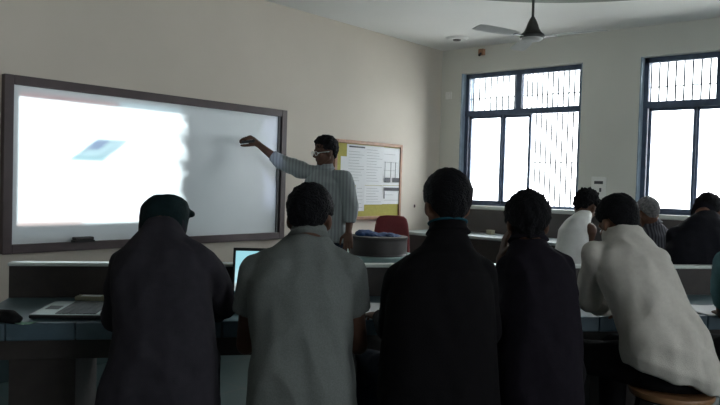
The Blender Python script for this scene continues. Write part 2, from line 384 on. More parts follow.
# projector beam (a data projector mounted behind the viewpoint)
PL = Vector((1.0, .35, 2.72))
A_ = FWL(17, 86, .03); D_ = FWL(20, 226, .03)
sx0, sx1 = (A_.x + D_.x) / 2, FWL(181, 150, .03).x; sz0, sz1 = FWL(20, 225.5, .03).z, FWL(17, 85, .03).z
def beam():
    L = bpy.data.lights.new('projector_beam', 'POINT'); L.energy = PROJ; L.shadow_soft_size = .012; L.use_nodes = True
    o = bpy.data.objects.new('projector_beam', L); COL.objects.link(o); o.location = PL
    t = L.node_tree; em = t.nodes['Emission']; N = t.nodes.new; K = t.links.new
    tc = N('ShaderNodeTexCoord'); sp = N('ShaderNodeSeparateXYZ'); K(tc.outputs['Normal'], sp.inputs[0])
    def mth(op, a, b=None, c=None):
        n = N('ShaderNodeMath'); n.operation = op
        for i, v in enumerate((a, b, c)):
            if v is None: continue
            if isinstance(v, (int, float)): n.inputs[i].default_value = v
            else: K(v, n.inputs[i])
        return n.outputs[0]
    dy = mth('MAXIMUM', sp.outputs['Y'], .001)
    dist = YW - .03 - PL.y
    wx = mth('ADD', mth('MULTIPLY', mth('DIVIDE', sp.outputs['X'], dy), dist), PL.x)
    wz = mth('ADD', mth('MULTIPLY', mth('DIVIDE', sp.outputs['Z'], dy), dist), PL.z)
    u = mth('DIVIDE', mth('SUBTRACT', wx, sx0), sx1 - sx0); v = mth('DIVIDE', mth('SUBTRACT', wz, sz0), sz1 - sz0)
    cmb = N('ShaderNodeCombineXYZ'); K(u, cmb.inputs[0]); K(v, cmb.inputs[1])
    nz = N('ShaderNodeTexNoise'); nz.inputs['Scale'].default_value = 9; nz.inputs['Detail'].default_value = 3; K(cmb.outputs[0], nz.inputs['Vector'])
    def band(x, lo, hi, s):      # soft box
        a = N('ShaderNodeMapRange'); a.inputs[1].default_value = lo - s; a.inputs[2].default_value = lo + s; K(x, a.inputs[0]) if not isinstance(x, float) else None
        c = N('ShaderNodeMapRange'); c.inputs[1].default_value = hi + s; c.inputs[2].default_value = hi - s; K(x, c.inputs[0])
        return mth('MULTIPLY', a.outputs[0], c.outputs[0])
    def uq(px): return (FWL(px, 150, .03).x - sx0) / (sx1 - sx0)
    print('UQ', uq(262), uq(277), uq(105))
    rough_u = mth('SUBTRACT', u, mth('MULTIPLY', mth('SUBTRACT', nz.outputs['Fac'], .40), .16))
    main = mth('MULTIPLY', band(u, 0, 2, .006), mth('MULTIPLY', band(rough_u, -1, 1.0, .03), band(v, 0, .925, .006)))
    out = None
    def mixc(base, fac, col):
        n = N('ShaderNodeMix'); n.data_type = 'RGBA'; K(fac, n.inputs[0]) if not isinstance(fac, float) else None
        if isinstance(base, tuple): n.inputs[6].default_value = (*base, 1)
        else: K(base, n.inputs[6])
        n.inputs[7].default_value = (*col, 1); return n.outputs[2]
    c = mixc((0, 0, 0), main, (.88, .98, 1.0))
    # window title strips
    tb = mth('MULTIPLY', band(u, 0, .99, .004), band(v, .958, 1.0, .004)); c = mixc(c, tb, (.075, .08, .085))
    tb = mth('MULTIPLY', band(u, 0, .56, .004), band(v, .922, .958, .005)); c = mixc(c, tb, (.11, .020, .018))
    tb = mth('MULTIPLY', band(u, .57, .99, .004), band(v, .93, .965, .005)); c = mixc(c, tb, (.17, .24, .27))
    # small caption in the strip
    wv = N('ShaderNodeTexNoise'); wv.inputs['Scale'].default_value = 60; K(cmb.outputs[0], wv.inputs['Vector'])
    tx = mth('MULTIPLY', mth('MULTIPLY', band(u, .40, .55, .004), band(v, .927, .95, .003)), mth('GREATER_THAN', wv.outputs['Fac'], .5)); c = mixc(c, tx, (.22, .15, .14))
    # slanted chip picture: light blue slab, darker square
    def slab(u0, u1, v0, v1, sk, s=.006):
        us = mth('SUBTRACT', u, mth('MULTIPLY', mth('SUBTRACT', v, v0), sk)); return mth('MULTIPLY', band(us, u0, u1, s), band(v, v0, v1, s))
    ka = (uq(97) - uq(70)) / .17; kb = (uq(97) - uq(86)) / .075
    c = mixc(c, slab(uq(70), uq(103), .49, .66, ka, .008), (.26, .42, .47))
    c = mixc(c, slab(uq(70), uq(103), .49, .52, ka, .008), (.15, .34, .38))
    c = mixc(c, slab(uq(86), uq(99), .575, .65, kb, .008), (.07, .13, .26))
    # pinkish foot strip
    c = mixc(c, mth('MULTIPLY', band(u, 0, .36, .01), band(v, 0, .02, .008)), (.45, .26, .22))
    # weak spill where the bulb's black level washes the rest of the board
    sp2 = mth('MULTIPLY', band(u, -.04, uq(277), .03), band(v, -.09, .98, .02))
    spill = N('ShaderNodeMix'); spill.data_type = 'RGBA'; spill.blend_type = 'ADD'; spill.inputs[0].default_value = 1
    s3 = mixc((0, 0, 0), sp2, (.022, .028, .034)); s3 = mixc(s3, mth('MULTIPLY', band(mth('ADD', u, mth('MULTIPLY', mth('SUBTRACT', nz.outputs['Fac'], .5), .12)), uq(264), uq(276.5), .03), band(v, .1, .97, .06)), (.16, .18, .26)); K(c, spill.inputs[6]); K(s3, spill.inputs[7])
    fw_ = mth('GREATER_THAN', sp.outputs['Y'], .02)
    K(spill.outputs[2], em.inputs['Color']); K(fw_, em.inputs['Strength'])
beam()

# ================================================================== NOTICE BOARD
nTR, nBR = FWL(403, 145, .04), FWL(401.5, 218.5, .04); nx1 = nTR.x; nx0 = FWL(333, 137).x; nz1 = nTR.z; nz0 = nBR.z
root = tag(empty('notice_board', (nx0, YW, nz0)), 'wooden framed notice board with yellow felt behind the standing person', 'notice board')
nw, nh = nx1 - nx0, nz1 - nz0; q = .035
b = NB(); box(b, q - .005, nw - q + .005, -.022, -.003, q - .005, nh - q + .005); link('felt_panel', b, M['cork'], root)
b = NB(); box(b, 0, q, -.04, -.002, 0, nh, .004); box(b, nw - q, nw, -.04, -.002, 0, nh, .004); box(b, q, nw - q, -.04, -.002, nh - q, nh, .004); box(b, q, nw - q, -.04, -.002, 0, q, .004); link('board_frame', b, M['wood'], root)
def sheet(px0, py0, px1, py1, label, lines, dark=(), off=.024, head=False, group='sheets pinned to the notice board'):
    a, c = FWL(px0, py0, off), FWL(px1, py1, off); z0 = c.z; z1 = a.z
    b = NB(); W_, H_ = c.x - a.x, z1 - z0; nseg = 6
    for i in range(nseg):      # slightly curling sheet
        x0, x1 = W_ * i / nseg, W_ * (i + 1) / nseg
        f0, f1 = .006 * (i / nseg) ** 2, .006 * ((i + 1) / nseg) ** 2
        vs = [bmp for bmp in ()]
        v = [b.verts.new(p) for p in ((x0, -f0, 0), (x1, -f1, 0), (x1, -f1, H_), (x0, -f0, H_))]
        b.faces.new(v)
        v = [b.verts.new(p) for p in ((x0, -f0 + .0012, 0), (x0, -f0 + .0012, H_), (x1, -f1 + .0012, H_), (x1, -f1 + .0012, 0))]
        b.faces.new(v)
    o = link('paper_sheet', b, M['paper']); o.location = (a.x, YW - off, z0); tag(o, label, 'paper', group)
    if lines:
        rs = random.Random(int(px0 * 7 + py0)); bb = NB()
        for i in range(lines):
            z = H_ * (.93 - .86 * (i + .5) / lines); l = rs.uniform(.5, .86)
            if head and i == 0: continue
            box(bb, W_ * .07, W_ * (.07 + l), -.0085, -.0075, z - .0016, z + .0016)
        link('printed_lines', bb, M['ink'], o)
    if dark or head:
        bb = NB()
        if head: box(bb, W_ * .08, W_ * .9, -.0088, -.0076, H_ * .925, H_ * .96)
        for (u0, u1, v0, v1) in dark: box(bb, W_ * u0, W_ * u1, -.0088, -.0076, H_ * v0, H_ * v1)
        link('printed_blocks', bb, M['inkd'], o)
    return o
sheet(341, 156, 347.3, 212, 'narrow white sheet at the left edge of the notice board', 0)
sheet(347.2, 143.8, 365.3, 185.2, 'white printed sheet with a bold heading on the notice board', 12, head=True)
sheet(365.3, 145.4, 382.5, 185.5, 'white text sheet pinned at top middle of the notice board', 12)
sheet(382.5, 147.2, 400.6, 185.5, 'white sheet with small dark tables at top right of the notice board', 4, ((.12, .42, .08, .2), (.52, .92, .08, .2), (.12, .14, .2, .62), (.42, .44, .2, .62), (.66, .68, .2, .62)))
sheet(356, 184.6, 363.5, 211, 'narrow white sheet under the bold heading on the notice board', 6, off=.026)
sheet(364.6, 185.5, 381.5, 204.5, 'white text sheet pinned below top middle sheet of the notice board', 6)
sheet(382.5, 185.5, 399.5, 204, 'white sheet with a dark banner at lower right of the notice board', 3, ((.04, .96, .72, .9), (.05, .1, .3, .7)))

# wall fittings
def plate(name, P, wall, w_, h_, label, cat, knobs, m=M['plastic_w']):
    root = tag(empty(name, P), label, cat); b = NB()
    if wall == 'w': box(b, -.014, -.001, -w_ / 2, w_ / 2, -h_ / 2, h_ / 2, .003)
    else: box(b, -w_ / 2, w_ / 2, -.014, -.001, -h_ / 2, h_ / 2, .003)
    link('face_plate', b, m, root)
    for (ky, kz, kw, kh, mm) in knobs:
        b = NB()
        if wall == 'w': box(b, -.019, -.013, ky - kw / 2, ky + kw / 2, kz - kh / 2, kz + kh / 2, .001)
        else: box(b, ky - kw / 2, ky + kw / 2, -.019, -.013, kz - kh / 2, kz + kh / 2, .001)
        link('switch', b, mm, root)
p = WWL(449, 95.7); p.x = XW; plate('wall_switch', p, 'w', .085, .085, 'small white square wall plate left of the barred window', 'switch', [(0, 0, .03, .035, M['plastic_w'])])
p = WWL(599, 187); p.x = XW; plate('switch_panel', p, 'w', .155, .21, 'tall white switch panel on the wall between the two windows', 'switch panel',
    [(0, .045, .09, .03, M['inkd']), (-.02, -.03, .02, .04, M['inkd']), (.03, -.06, .02, .02, M['plastic_w'])])
p = FWL(414, 206); p.y = YW; plate('wall_hook', p, 'f', .014, .035, 'tiny dark hook on the cream wall right of the notice board', 'hook', [(0, 0, .008, .012, M['inkd'])], M['inkd'])
p = WWL(483, 52); p.x = XW; root = tag(empty('ceiling_bracket', p), 'small brown bracket high on the wall above the barred window', 'bracket')
b = NB(); box(b, -.05, -.001, -.035, .035, -.04, .03, .006); link('mount', b, M['wood'], root)
b = NB(); tube(b, [(-.04, 0, -.02), (-.08, 0, -.05)], .014, 8); link('stub', b, M['grey'], root)
c = H(457, 38, ZC); c.z = ZC; root = tag(empty('ceiling_rose', c), 'flat round fitting on the ceiling near the room corner', 'ceiling fitting')
b = NB(); loft(b, [(Vector((0, 0, -.02)), Vector((.10, 0, 0)), Vector((0, .10, 0))), (Vector((0, 0, -.001)), Vector((.13, 0, 0)), Vector((0, .13, 0)))], 24); link('cover', b, M['ceil'], root, True, 30)
b = NB(); loft(b, [(Vector((0, 0, -.028)), Vector((.04, 0, 0)), Vector((0, .04, 0))), (Vector((0, 0, -.02)), Vector((.045, 0, 0)), Vector((0, .045, 0)))], 20); link('centre_cap', b, M['grey'], root, True, 30)

# ================================================================== CEILING FAN
def rev(bm, prof, n=32, mi=0):
    loft(bm, [(Vector((0, 0, z)), Vector((r, 0, 0)), Vector((0, r, 0))) for r, z in prof], n, mi)
fz = W(532, 40.5, 5.3); fanc = Vector((fz.x, fz.y, fz.z))
root = tag(empty('ceiling_fan', fanc), 'dark bell-hubbed ceiling fan with pale blades hanging on a thin rod', 'ceiling fan')
top = (ZC - fanc.z) / .9; root.scale = (.9, .9, .9)
b = NB(); tube(b, [(0, 0, .2), (0, 0, top)], .011, 10); link('downrod', b, M['fan'], root, True, 40)
b = NB(); rev(b, [(.055, top - .001), (.05, top - .03), (.02, top - .07), (.012, top - .08)][::-1]); link('ceiling_canopy', b, M['fan'], root, True, 40)
b = NB(); rev(b, [(.098, .018), (.104, .03), (.100, .048), (.080, .062), (.066, .08), (.054, .105), (.042, .14), (.026, .175), (.012, .20)]); link('motor_bell', b, M['fan'], root, True, 50)
b = NB(); rev(b, [(.02, -.004), (.05, -.006), (.075, 0), (.088, .012), (.09, .02)]); link('underside_cover', b, M['fanw'], root, True, 50)
for k in range(3):
    a = R_(41 + 120 * k); b = NB(); mt = Matrix.Rotation(a, 4, 'Z')
    arm = NB(); box(arm, .09, .20, -.018, .018, .026, .032, .002, mtx=mt); link('blade_arm', arm, M['fan'], root)
    rg = []
    for s, wd in ((.17, .045), (.25, .058), (.4, .065), (.55, .066), (.6, .055)):
        c = mt @ Vector((s, 0, .034)); v = mt.to_3x3() @ Vector((0, wd, wd * .16)); rg.append((c, v, Vector((0, 0, .003))))
    loft(b, rg, 12); link('blade', b, M['fanw'], root, True, 40)

# ================================================================== STUDENT DESK (long, raised back ledge)
DH = .76
dA = G(60, 2.97, DH); dB = G(580, 3.46, DH); u = (dB - dA); u.z = 0; u.normalize(); dv = Vector((-u.y, u.x, 0))   # along, away
dyaw = math.atan2(u.y, u.x)
pl = G(9, 3.54, .938); s0 = (pl - dA).dot(u); depth = (pl - dA).dot(dv); s1 = s0 + 5.1
org = dA + u * s0; org.z = 0
print('DESK depth', depth, 's0', s0)
root = tag(empty('student_desk', org, dyaw), 'long dark laboratory desk with blue top and pale raised back ledge', 'desk')
Ld = s1 - s0; DP = depth
b = NB(); box(b, 0, Ld, .03, DP, DH - .03, DH, .003); link('desktop', b, M['desk_top'], root)
b = NB()
x = 0
cuts = [0] + [(G(px, 3.0, DH - .03) - org).dot(u) for px in (10, 76)]
cuts = [0, cuts[1], cuts[2]] + [cuts[2] + .62 * k for k in range(1, 9)]
cuts = [c for c in cuts if c < Ld] + [Ld]
for i in range(len(cuts) - 1): box(b, cuts[i] + .0015, cuts[i + 1] - .0015, 0, .03, DH - .075, DH + .001, .006)
link('edge_band', b, M['edge'], root)
b = NB(); box(b, 0.01, Ld - .01, .06, .09, DH - .17, DH - .03, .002); link('apron', b, M['desk_dark'], root)
b = NB(); box(b, 0, Ld, DP, DP + .03, .50, .923, .002); link('modesty_panel', b, M['desk_dark'], root)
b = NB(); box(b, -.005, Ld + .005, DP - .012, DP + .07, .923, .941, .005); link('raised_ledge', b, M['ledge'], root)
def along(px, d):     # where column px meets the line at depth d behind the desk's front edge
    lo = -1.0; hi = 6.0
    for _ in range(40):
        mid = (lo + hi) / 2; P = org + u * mid + dv * d + VZ0 * .4 - EYE; q = CX + F * P.dot(RR) / P.dot(FW_)
        if q < px: lo = mid
        else: hi = mid
    return lo
VZ0 = Vector((0, 0, 1))
for pa, pb in ((8, 75), (590, 655), (860, 930)):
    pc, pd = along(pa, .09), along(pb, .09)
    b = NB(); box(b, pc, pd, .09, DP, .0, DH - .03, .004); link('pedestal', b, M['desk_dark'], root)

def on_desk(px, py, h=DH): return H(px, py, h)

# ================================================================== ROUND-ENDED DESK AND DRUM
root_c = G(375, 6.3, 0)
root = tag(empty('round_ended_desk', root_c, -YAW * 0 + R_(-49)), 'pale green round-ended desk carrying the grey drum', 'desk')
b = NB(); ring = []
n = 40
def stad(z, g=0):     # right end rounded, left end runs on behind the seated people
    pts = []
    for k in range(17):
        a = -math.pi / 2 + math.pi * k / 16; pts.append(Vector((.04 + (.29 + g) * math.cos(a), (.40 + g) * math.sin(a), z)))
    pts += [Vector((-.36 - g, .40 + g, z)), Vector((-.36 - g, -.40 - g, z))]
    return pts
def prism(bm, lo, hi):
    a = [bm.verts.new(p) for p in lo]; c = [bm.verts.new(p) for p in hi]; n = len(a)
    for k in range(n): bm.faces.new((a[k], a[(k + 1) % n], c[(k + 1) % n], c[k]))
    bm.faces.new(a[::-1]); bm.faces.new(c)
prism(b, stad(.72), stad(.76)); link('desktop', b, M['desk_green'], root, False)
b = NB(); prism(b, stad(0, -.05), stad(.72, -.05)); link('cabinet_body', b, M['desk_dark'], root)
b = NB(); prism(b, stad(0, -.045), stad(.08, -.045)); link('plinth', b, M['gasket'], root)
dc = G(378, 6.25, .76); dr = empty('round_drum', dc); tag(dr, 'low grey round drum with a raised rim on the green desk', 'drum')
b = NB(); rr = .262
prof = [(.02, 0.001), (rr, 0.001), (rr, .012), (rr - .003, .016), (rr - .003, .14), (rr + .002, .146), (rr + .002, .165), (rr - .02, .168), (rr - .024, .15), (rr - .03, .142), (.02, .14)]
rev(b, prof, 56); link('drum_body', b, M['grey'], dr, True, 30)
b = NB(); rev(b, [(rr - .02, .150), (rr + .004, .150), (rr + .005, .158), (rr + .004, .166), (rr - .02, .169)], 56); link('rim_band', b, M['ledge'] if 0 else M['grey'], dr, True, 30)
# folded blue cloth / bag on the drum
b = NB()
rx = Vector((R0.x, R0.y, 0)); fy = Vector((D0.x, D0.y, 0))
for i in range(7):
    c = dc + rx * (-.15 + .05 * i) + fy * (-.02 + .02 * math.sin(i * 2)) + Vector((0, 0,   .181 + .006 * math.sin(i * 1.7) - .004 * i))
    ball(b, c,   .06, .12, .030 + .004 * math.cos(i), Matrix.Rotation(R_(-49 + 8 * math.sin(i * 3)), 3, 'Z'))
me = remesh(b, .008, 3)
o = linkmesh('folded_cloth', me, M['bluecloth'], None, Matrix.Translation(-(dc + Vector((0, 0, .15)))), folds=.006, seed=4, fs=22); o.location = dc + Vector((0, 0, .15))
tag(o, 'crumpled blue cloth bundle lying on the grey drum', 'cloth')
b = NB(); cap(b, Vector((-.10, -.02, .0)), Vector((.10, .01, .02)), .011, .011, 10)
o = link('cloth_fold', b, M['bluecloth'], o, True)

# ================================================================== RED CHAIR
cc = G(392, 6.95, 0)
root = tag(empty('office_chair', cc, R_(-49 + 6)), 'maroon upholstered chair with rounded back behind the grey drum', 'chair')
b = NB(); rg = []
for z, hw_ in ((.50, .165), (.54, .18), (.7, .19), (.86, .185), (.98, .172), (1.035, .155), (1.062, .125), (1.07, .06)):
    rg.append((Vector((0, .17 + .10 * (z - .5), z)), Vector((hw_, 0, 0)), Vector((0, .032 if z < 1.06 else .018, 0)), .55))
loft(b, rg, 32); link('backrest', b, M['red'], root, True, 50)
b = NB(); rg = [(Vector((0, -.08, z)), Vector((a_, 0, 0)), Vector((0, a_, 0)), .6) for z, a_ in ((.43, .2), (.445, .225), (.48, .225), (.495, .2))]
loft(b, rg, 32); link('seat', b, M['red'], root, True, 50)
b = NB(); tube(b, [(0, .13, .44), (0, .21, .44), (0, .215, .62)], .014, 8); link('back_bracket', b, M['steel'], root, True)
b = NB(); tube(b, [(0, -.08, .08), (0, -.08, .43)], .025, 12); link('gas_column', b, M['steel'], root, True)
for k in range(5):
    a = R_(72 * k + 20); e = Vector((math.cos(a) * .24, -.08 + math.sin(a) * .24, .07)); b = NB(); tube(b, [(0, -.08, .09), e], [.02, .013], 8); lg = link('leg', b, M['steel'], root, True)
    b = NB(); ball(b, e + Vector((0, 0, -.04)), .027, .027, .029, n=12); link('caster', b, M['plastic_b'], lg, True)

# ================================================================== WALL COUNTERS
CHt = .87
xk = FWL(397, 233).x
root = tag(empty('wall_counter', (xk, YW, 0)), 'pale topped counter along the cream wall in the room corner', 'counter')
CDp = .42; Lc = XW - xk
b = NB(); box(b, 0, Lc - .002, -CDp, -.003, CHt - .03, CHt, .004); link('worktop', b, M['counter'], root)
b = NB(); box(b, .03, Lc - .002, -CDp + .03, -.003, .0, CHt - .03); link('cabinet_body', b, M['panel'], root)
b = NB(); box(b, .05, Lc * .5 - .01, -CDp + .012, -CDp + .03, .1, CHt - .06, .003); link('door', b, M['desk_dark'], root)
b = NB(); box(b, Lc * .5 + .01, Lc - .03, -CDp + .012, -CDp + .03, .1, CHt - .06, .003); link('door', b, M['desk_dark'], root)
CD2 = .62; y1c = YW - CDp - .004; y0c = -1.4
root = tag(empty('window_counter', (XW, y1c, 0)), 'long pale topped counter under the windows with a dark back panel', 'counter')
b = NB(); box(b, -CD2, -.003, y0c - y1c, 0, CHt - .03, CHt, .004); link('worktop', b, M['counter'], root)
b = NB(); box(b, -.05, -.004, y0c - y1c, CDp, CHt + .001, WZ0 - .032); link('back_panel', b, M['panel'], root)
b = NB(); box(b, -CD2 + .05, -CD2 + .08, y0c - y1c, 0, .12, CHt - .03); link('front_panel', b, M['desk_dark'], root)
for yy in (-.02, -1.6, -3.2, -4.7):
    b = NB(); box(b, -CD2 + .08, -.003, yy - .04, yy, 0, CHt - .03); link('support', b, M['desk_dark'], root)
for i, (px, py, mm, lab) in enumerate(((490.5, 234.5, M['orange'], 'small cream box on the window counter behind the seated dark-shirted student'),)):
    p = H(px, py, CHt)
    root = tag(empty('small_box', (p.x, p.y, CHt)), lab, 'box')
    b = NB(); box(b, -.035, .035, -.035, .035, 0.001, .04, .004); link('carton', b, mm, root)
    b = NB(); box(b, -.037, .037, -.037, .037, .04, .05, .002); link('lid', b, mm, root)

# ================================================================== THINGS ON THE STUDENT DESK
def laptop(loc, rz, w_, d_, sh, tilt, label, screen=None):
    root = tag(empty('laptop', loc, rz), label, 'laptop')
    b = NB(); box(b, -w_ / 2, w_ / 2, -d_ / 2, d_ / 2, .004, .02, .005); link('base', b, M['plastic_b'], root)
    b = NB(); box(b, -w_ / 2 + .004, w_ / 2 - .004, -d_ / 2 + .004, d_ / 2 - .004, .02, .0225, .001); link('palm_rest', b, M['silver'], root)
    b = NB()
    for r in range(6):
        for c in range(14):
            x = -w_ / 2 + .022 + c * (w_ - .044) / 14; y = -d_ / 2 + .105 + r * (d_ - .135) / 6
            if r == 0 and 4 <= c <= 8: continue
            box(b, x + .001, x + (w_ - .044) / 14 - .002, y, y + (d_ - .135) / 6 - .003, .0225, .0255)
    if 1: box(b, -w_ / 2 + .022 + 4 * (w_ - .044) / 14, -w_ / 2 + .02 + 9 * (w_ - .044) / 14, -d_ / 2 + .105, -d_ / 2 + .102 + (d_ - .135) / 6, .0225, .0255)
    link('keyboard', b, M['key'], root)
    b = NB(); box(b, -.045, .045, -d_ / 2 + .025, -d_ / 2 + .085, .0225, .0232); link('touchpad', b, M['key'], root)
    mt = Matrix.Translation((0, d_ / 2 - .006, .022)) @ Matrix.Rotation(tilt, 4, 'X')
    b = NB(); box(b, -w_ / 2, w_ / 2, -.004, .006, 0, sh, .003, mtx=mt); lid = link('screen_lid', b, M['plastic_b'], root)
    b = NB(); box(b, -w_ / 2 + .014, w_ / 2 - .014, -.0052, -.004, .022, sh - .016, mtx=mt); link('display', b, screen or M['key'], lid)
    b = NB(); tube(b, [(-w_ / 2 + .03, d_ / 2 - .006, .022), (w_ / 2 - .03, d_ / 2 - .006, .022)], .006, 8); link('hinge', b, M['plastic_b'], root, True)
    return root
def screen_mat():
    m = bpy.data.materials.new('display_picture'); m.use_nodes = True; t = m.node_tree; bs = t.nodes['Principled BSDF']
    bs.inputs['Base Color'].default_value = (.01, .01, .01, 1)
    tcx = t.nodes.new('ShaderNodeTexCoord'); n = t.nodes.new('ShaderNodeTexNoise'); n.inputs['Scale'].default_value = 18; n.inputs['Detail'].default_value = 3
    sp = t.nodes.new('ShaderNodeSeparateXYZ'); t.links.new(tcx.outputs['Object'], sp.inputs[0]); t.links.new(tcx.outputs['Object'], n.inputs['Vector'])
    a = t.nodes.new('ShaderNodeMath'); a.operation = 'MULTIPLY_ADD'; a.inputs[1].default_value = 4.0; a.inputs[2].default_value = -.35; t.links.new(sp.outputs['Z'], a.inputs[0])
    s = t.nodes.new('ShaderNodeMath'); s.operation = 'ADD'; t.links.new(a.outputs[0], s.inputs[0]); t.links.new(n.outputs['Fac'], s.inputs[1])
    r = t.nodes.new('ShaderNodeValToRGB'); e = r.color_ramp.elements; e[0].position = .35; e[0].color = (.02, .09, .10, 1); e[1].position = .62; e[1].color = (.65, .95, 1, 1)
    k = e.new(.5); k.color = (.55, .6, .6, 1); k = e.new(.9); k.color = (.38, .78, .88, 1)
    t.links.new(s.outputs[0], r.inputs[0]); t.links.new(r.outputs[0], bs.inputs['Emission Color']); bs.inputs['Emission Strength'].default_value = .9
    return m
# laptop turned sideways: hinge on its right
l1 = G(77, 3.21, DH); laptop(Vector((l1.x, l1.y, DH)), R_(-49) + R_(-90 + 6), .345, .31, .22, R_(-22), 'open silver laptop turned sideways at the left end of the desk')
l2 = G(264.5, 3.42, DH); laptop(Vector((l2.x, l2.y, DH)), R_(-49) + R_(2), .365, .25, .268, R_(-10), 'open black laptop with lit cyan display in front of the grey-shirted student', screen_mat())
# computer mouse at far left, small adapter right of the laptop
def mouse(px, py, rz, label, s=1.0):
    p = on_desk(px, py); root = tag(empty('computer_mouse', (p.x, p.y, DH), rz), label, 'mouse')
    b = NB(); rg = [(Vector((0, y, h * .5 * s)), Vector((w_ * s, 0, 0)), Vector((0, 0, h * .5 * s))) for y, w_, h in ((-.055 * s, .012, .012), (-.048 * s, .025, .022), (-.02 * s, .032, .036), (.02 * s, .031, .034), (.045 * s, .024, .022), (.054 * s, .012, .012))]
    loft(b, rg, 18); link('shell', b, M['mouse'], root, True)
    b = NB(); tube(b, [(0, .025 * s, .032 * s), (0, .04 * s, .026 * s)], .004, 8); link('scroll_wheel', b, M['mouse'], root, True)
mouse(3, 322, R_(20), 'black computer mouse at the far left end of the desk', 1.5)
mouse(112, 319, R_(-70), 'small dark mouse between the sideways laptop and the capped student', .9)
p = on_desk(92, 300); root = tag(empty('card_box', (p.x, p.y, DH), R_(-46)), 'small flat cream carton lying behind the sideways laptop', 'box')
b = NB(); box(b, -.075, .075, -.035, .035, .001, .022, .003); link('carton', b, M['orange'], root)
b = NB(); box(b, -.05, .05, -.02, .02, .022, .0228); link('sticker', b, M['paper'], root)
def flat_sheet(name, px, py, w_, d_, rz, mm, label, pages=1):
    p = on_desk(px, py); b = NB()
    for k in range(pages):
        a = Matrix.Rotation(.05 * k, 4, 'Z'); b2 = NB()
        nx = 8; z = .001 + .002 * k
        for i in range(nx):
            x0, x1 = -w_ / 2 + w_ * i / nx, -w_ / 2 + w_ * (i + 1) / nx
            c0, c1 = .01 * (2 * abs(i / nx - .5)) ** 3, .01 * (2 * abs((i + 1) / nx - .5)) ** 3
            v = [b2.verts.new(a @ Vector(q)) for q in ((x0, -d_ / 2, z + c0), (x1, -d_ / 2, z + c1), (x1, d_ / 2, z + c1), (x0, d_ / 2, z + c0))]; b2.faces.new(v)
            v = [b2.verts.new(a @ Vector(q)) for q in ((x0, -d_ / 2, z + c0 - .0008), (x0, d_ / 2, z + c0 - .0008), (x1, d_ / 2, z + c1 - .0008), (x1, -d_ / 2, z + c1 - .0008))]; b2.faces.new(v)
        merge(b, b2)
    o = link(name, b, mm); o.location = (p.x, p.y, DH); o.rotation_euler = (0, 0, rz); tag(o, label, 'paper'); return o
flat_sheet('green_card', 26, 323.5, .09, .05, R_(-44), M['green'], 'pale green slip between the mouse and the sideways laptop')
flat_sheet('open_notebook', 376, 309, .2, .3, R_(-55), M['paper'], 'white open notebook under the arm of the black-jacketed student', 3)
flat_sheet('paper_sheet', 505, 311, .16, .24, R_(-49), M['paper'], 'white sheet on the desk left of the dark-shirted student', 1)
flat_sheet('paper_sheet', 706, 310, .21, .29, R_(-60), M['paper'], 'white sheet on the desk at the far right beside teal sleeve', 2)

# ================================================================== STOOLS
def make_stool():
    root = empty('stool', (0, 0, 0)); sh = .56
    b = NB(); rev(b, [(.15, sh - .03), (.168, sh - .026), (.172, sh - .012), (.168, sh - .003), (.15, sh), (.02, sh - .004)], 40); link('seat', b, M['stoolwood'], root, True, 40)
    b = NB(); rev(b, [(.13, sh - .046), (.145, sh - .04), (.145, sh - .03), (.13, sh - .03)], 32); link('seat_ring', b, M['steel'], root, True, 40)
    for k in range(4):
        a = R_(45 + 90 * k); d = Vector((math.cos(a), math.sin(a), 0)); b = NB(); tube(b, [d * .125 + Vector((0, 0, sh - .04)), d * .20 + Vector((0, 0, .012))], .011, 10); lg = link('leg', b, M['steel'], root, True)
        b = NB(); tube(b, [d * .2 + Vector((0, 0, .001)), d * .199 + Vector((0, 0, .03))], .015, 10); link('foot_cap', b, M['plastic_b'], lg, True)
    b = NB(); pts = [Vector((math.cos(R_(a)) * .178, math.sin(R_(a)) * .178, .2)) for a in range(0, 361, 15)]; tube(b, pts, .008, 8); link('foot_ring', b, M['steel'], root, True)
    return root
stool0 = make_stool(); stools = []
def kids(o): return [c for c in COL.objects if c.parent == o]
def copy_tree(o, parent=None):
    c = o.copy(); COL.objects.link(c); c.parent = parent
    for ch in kids(o): copy_tree(ch, c)
    return c

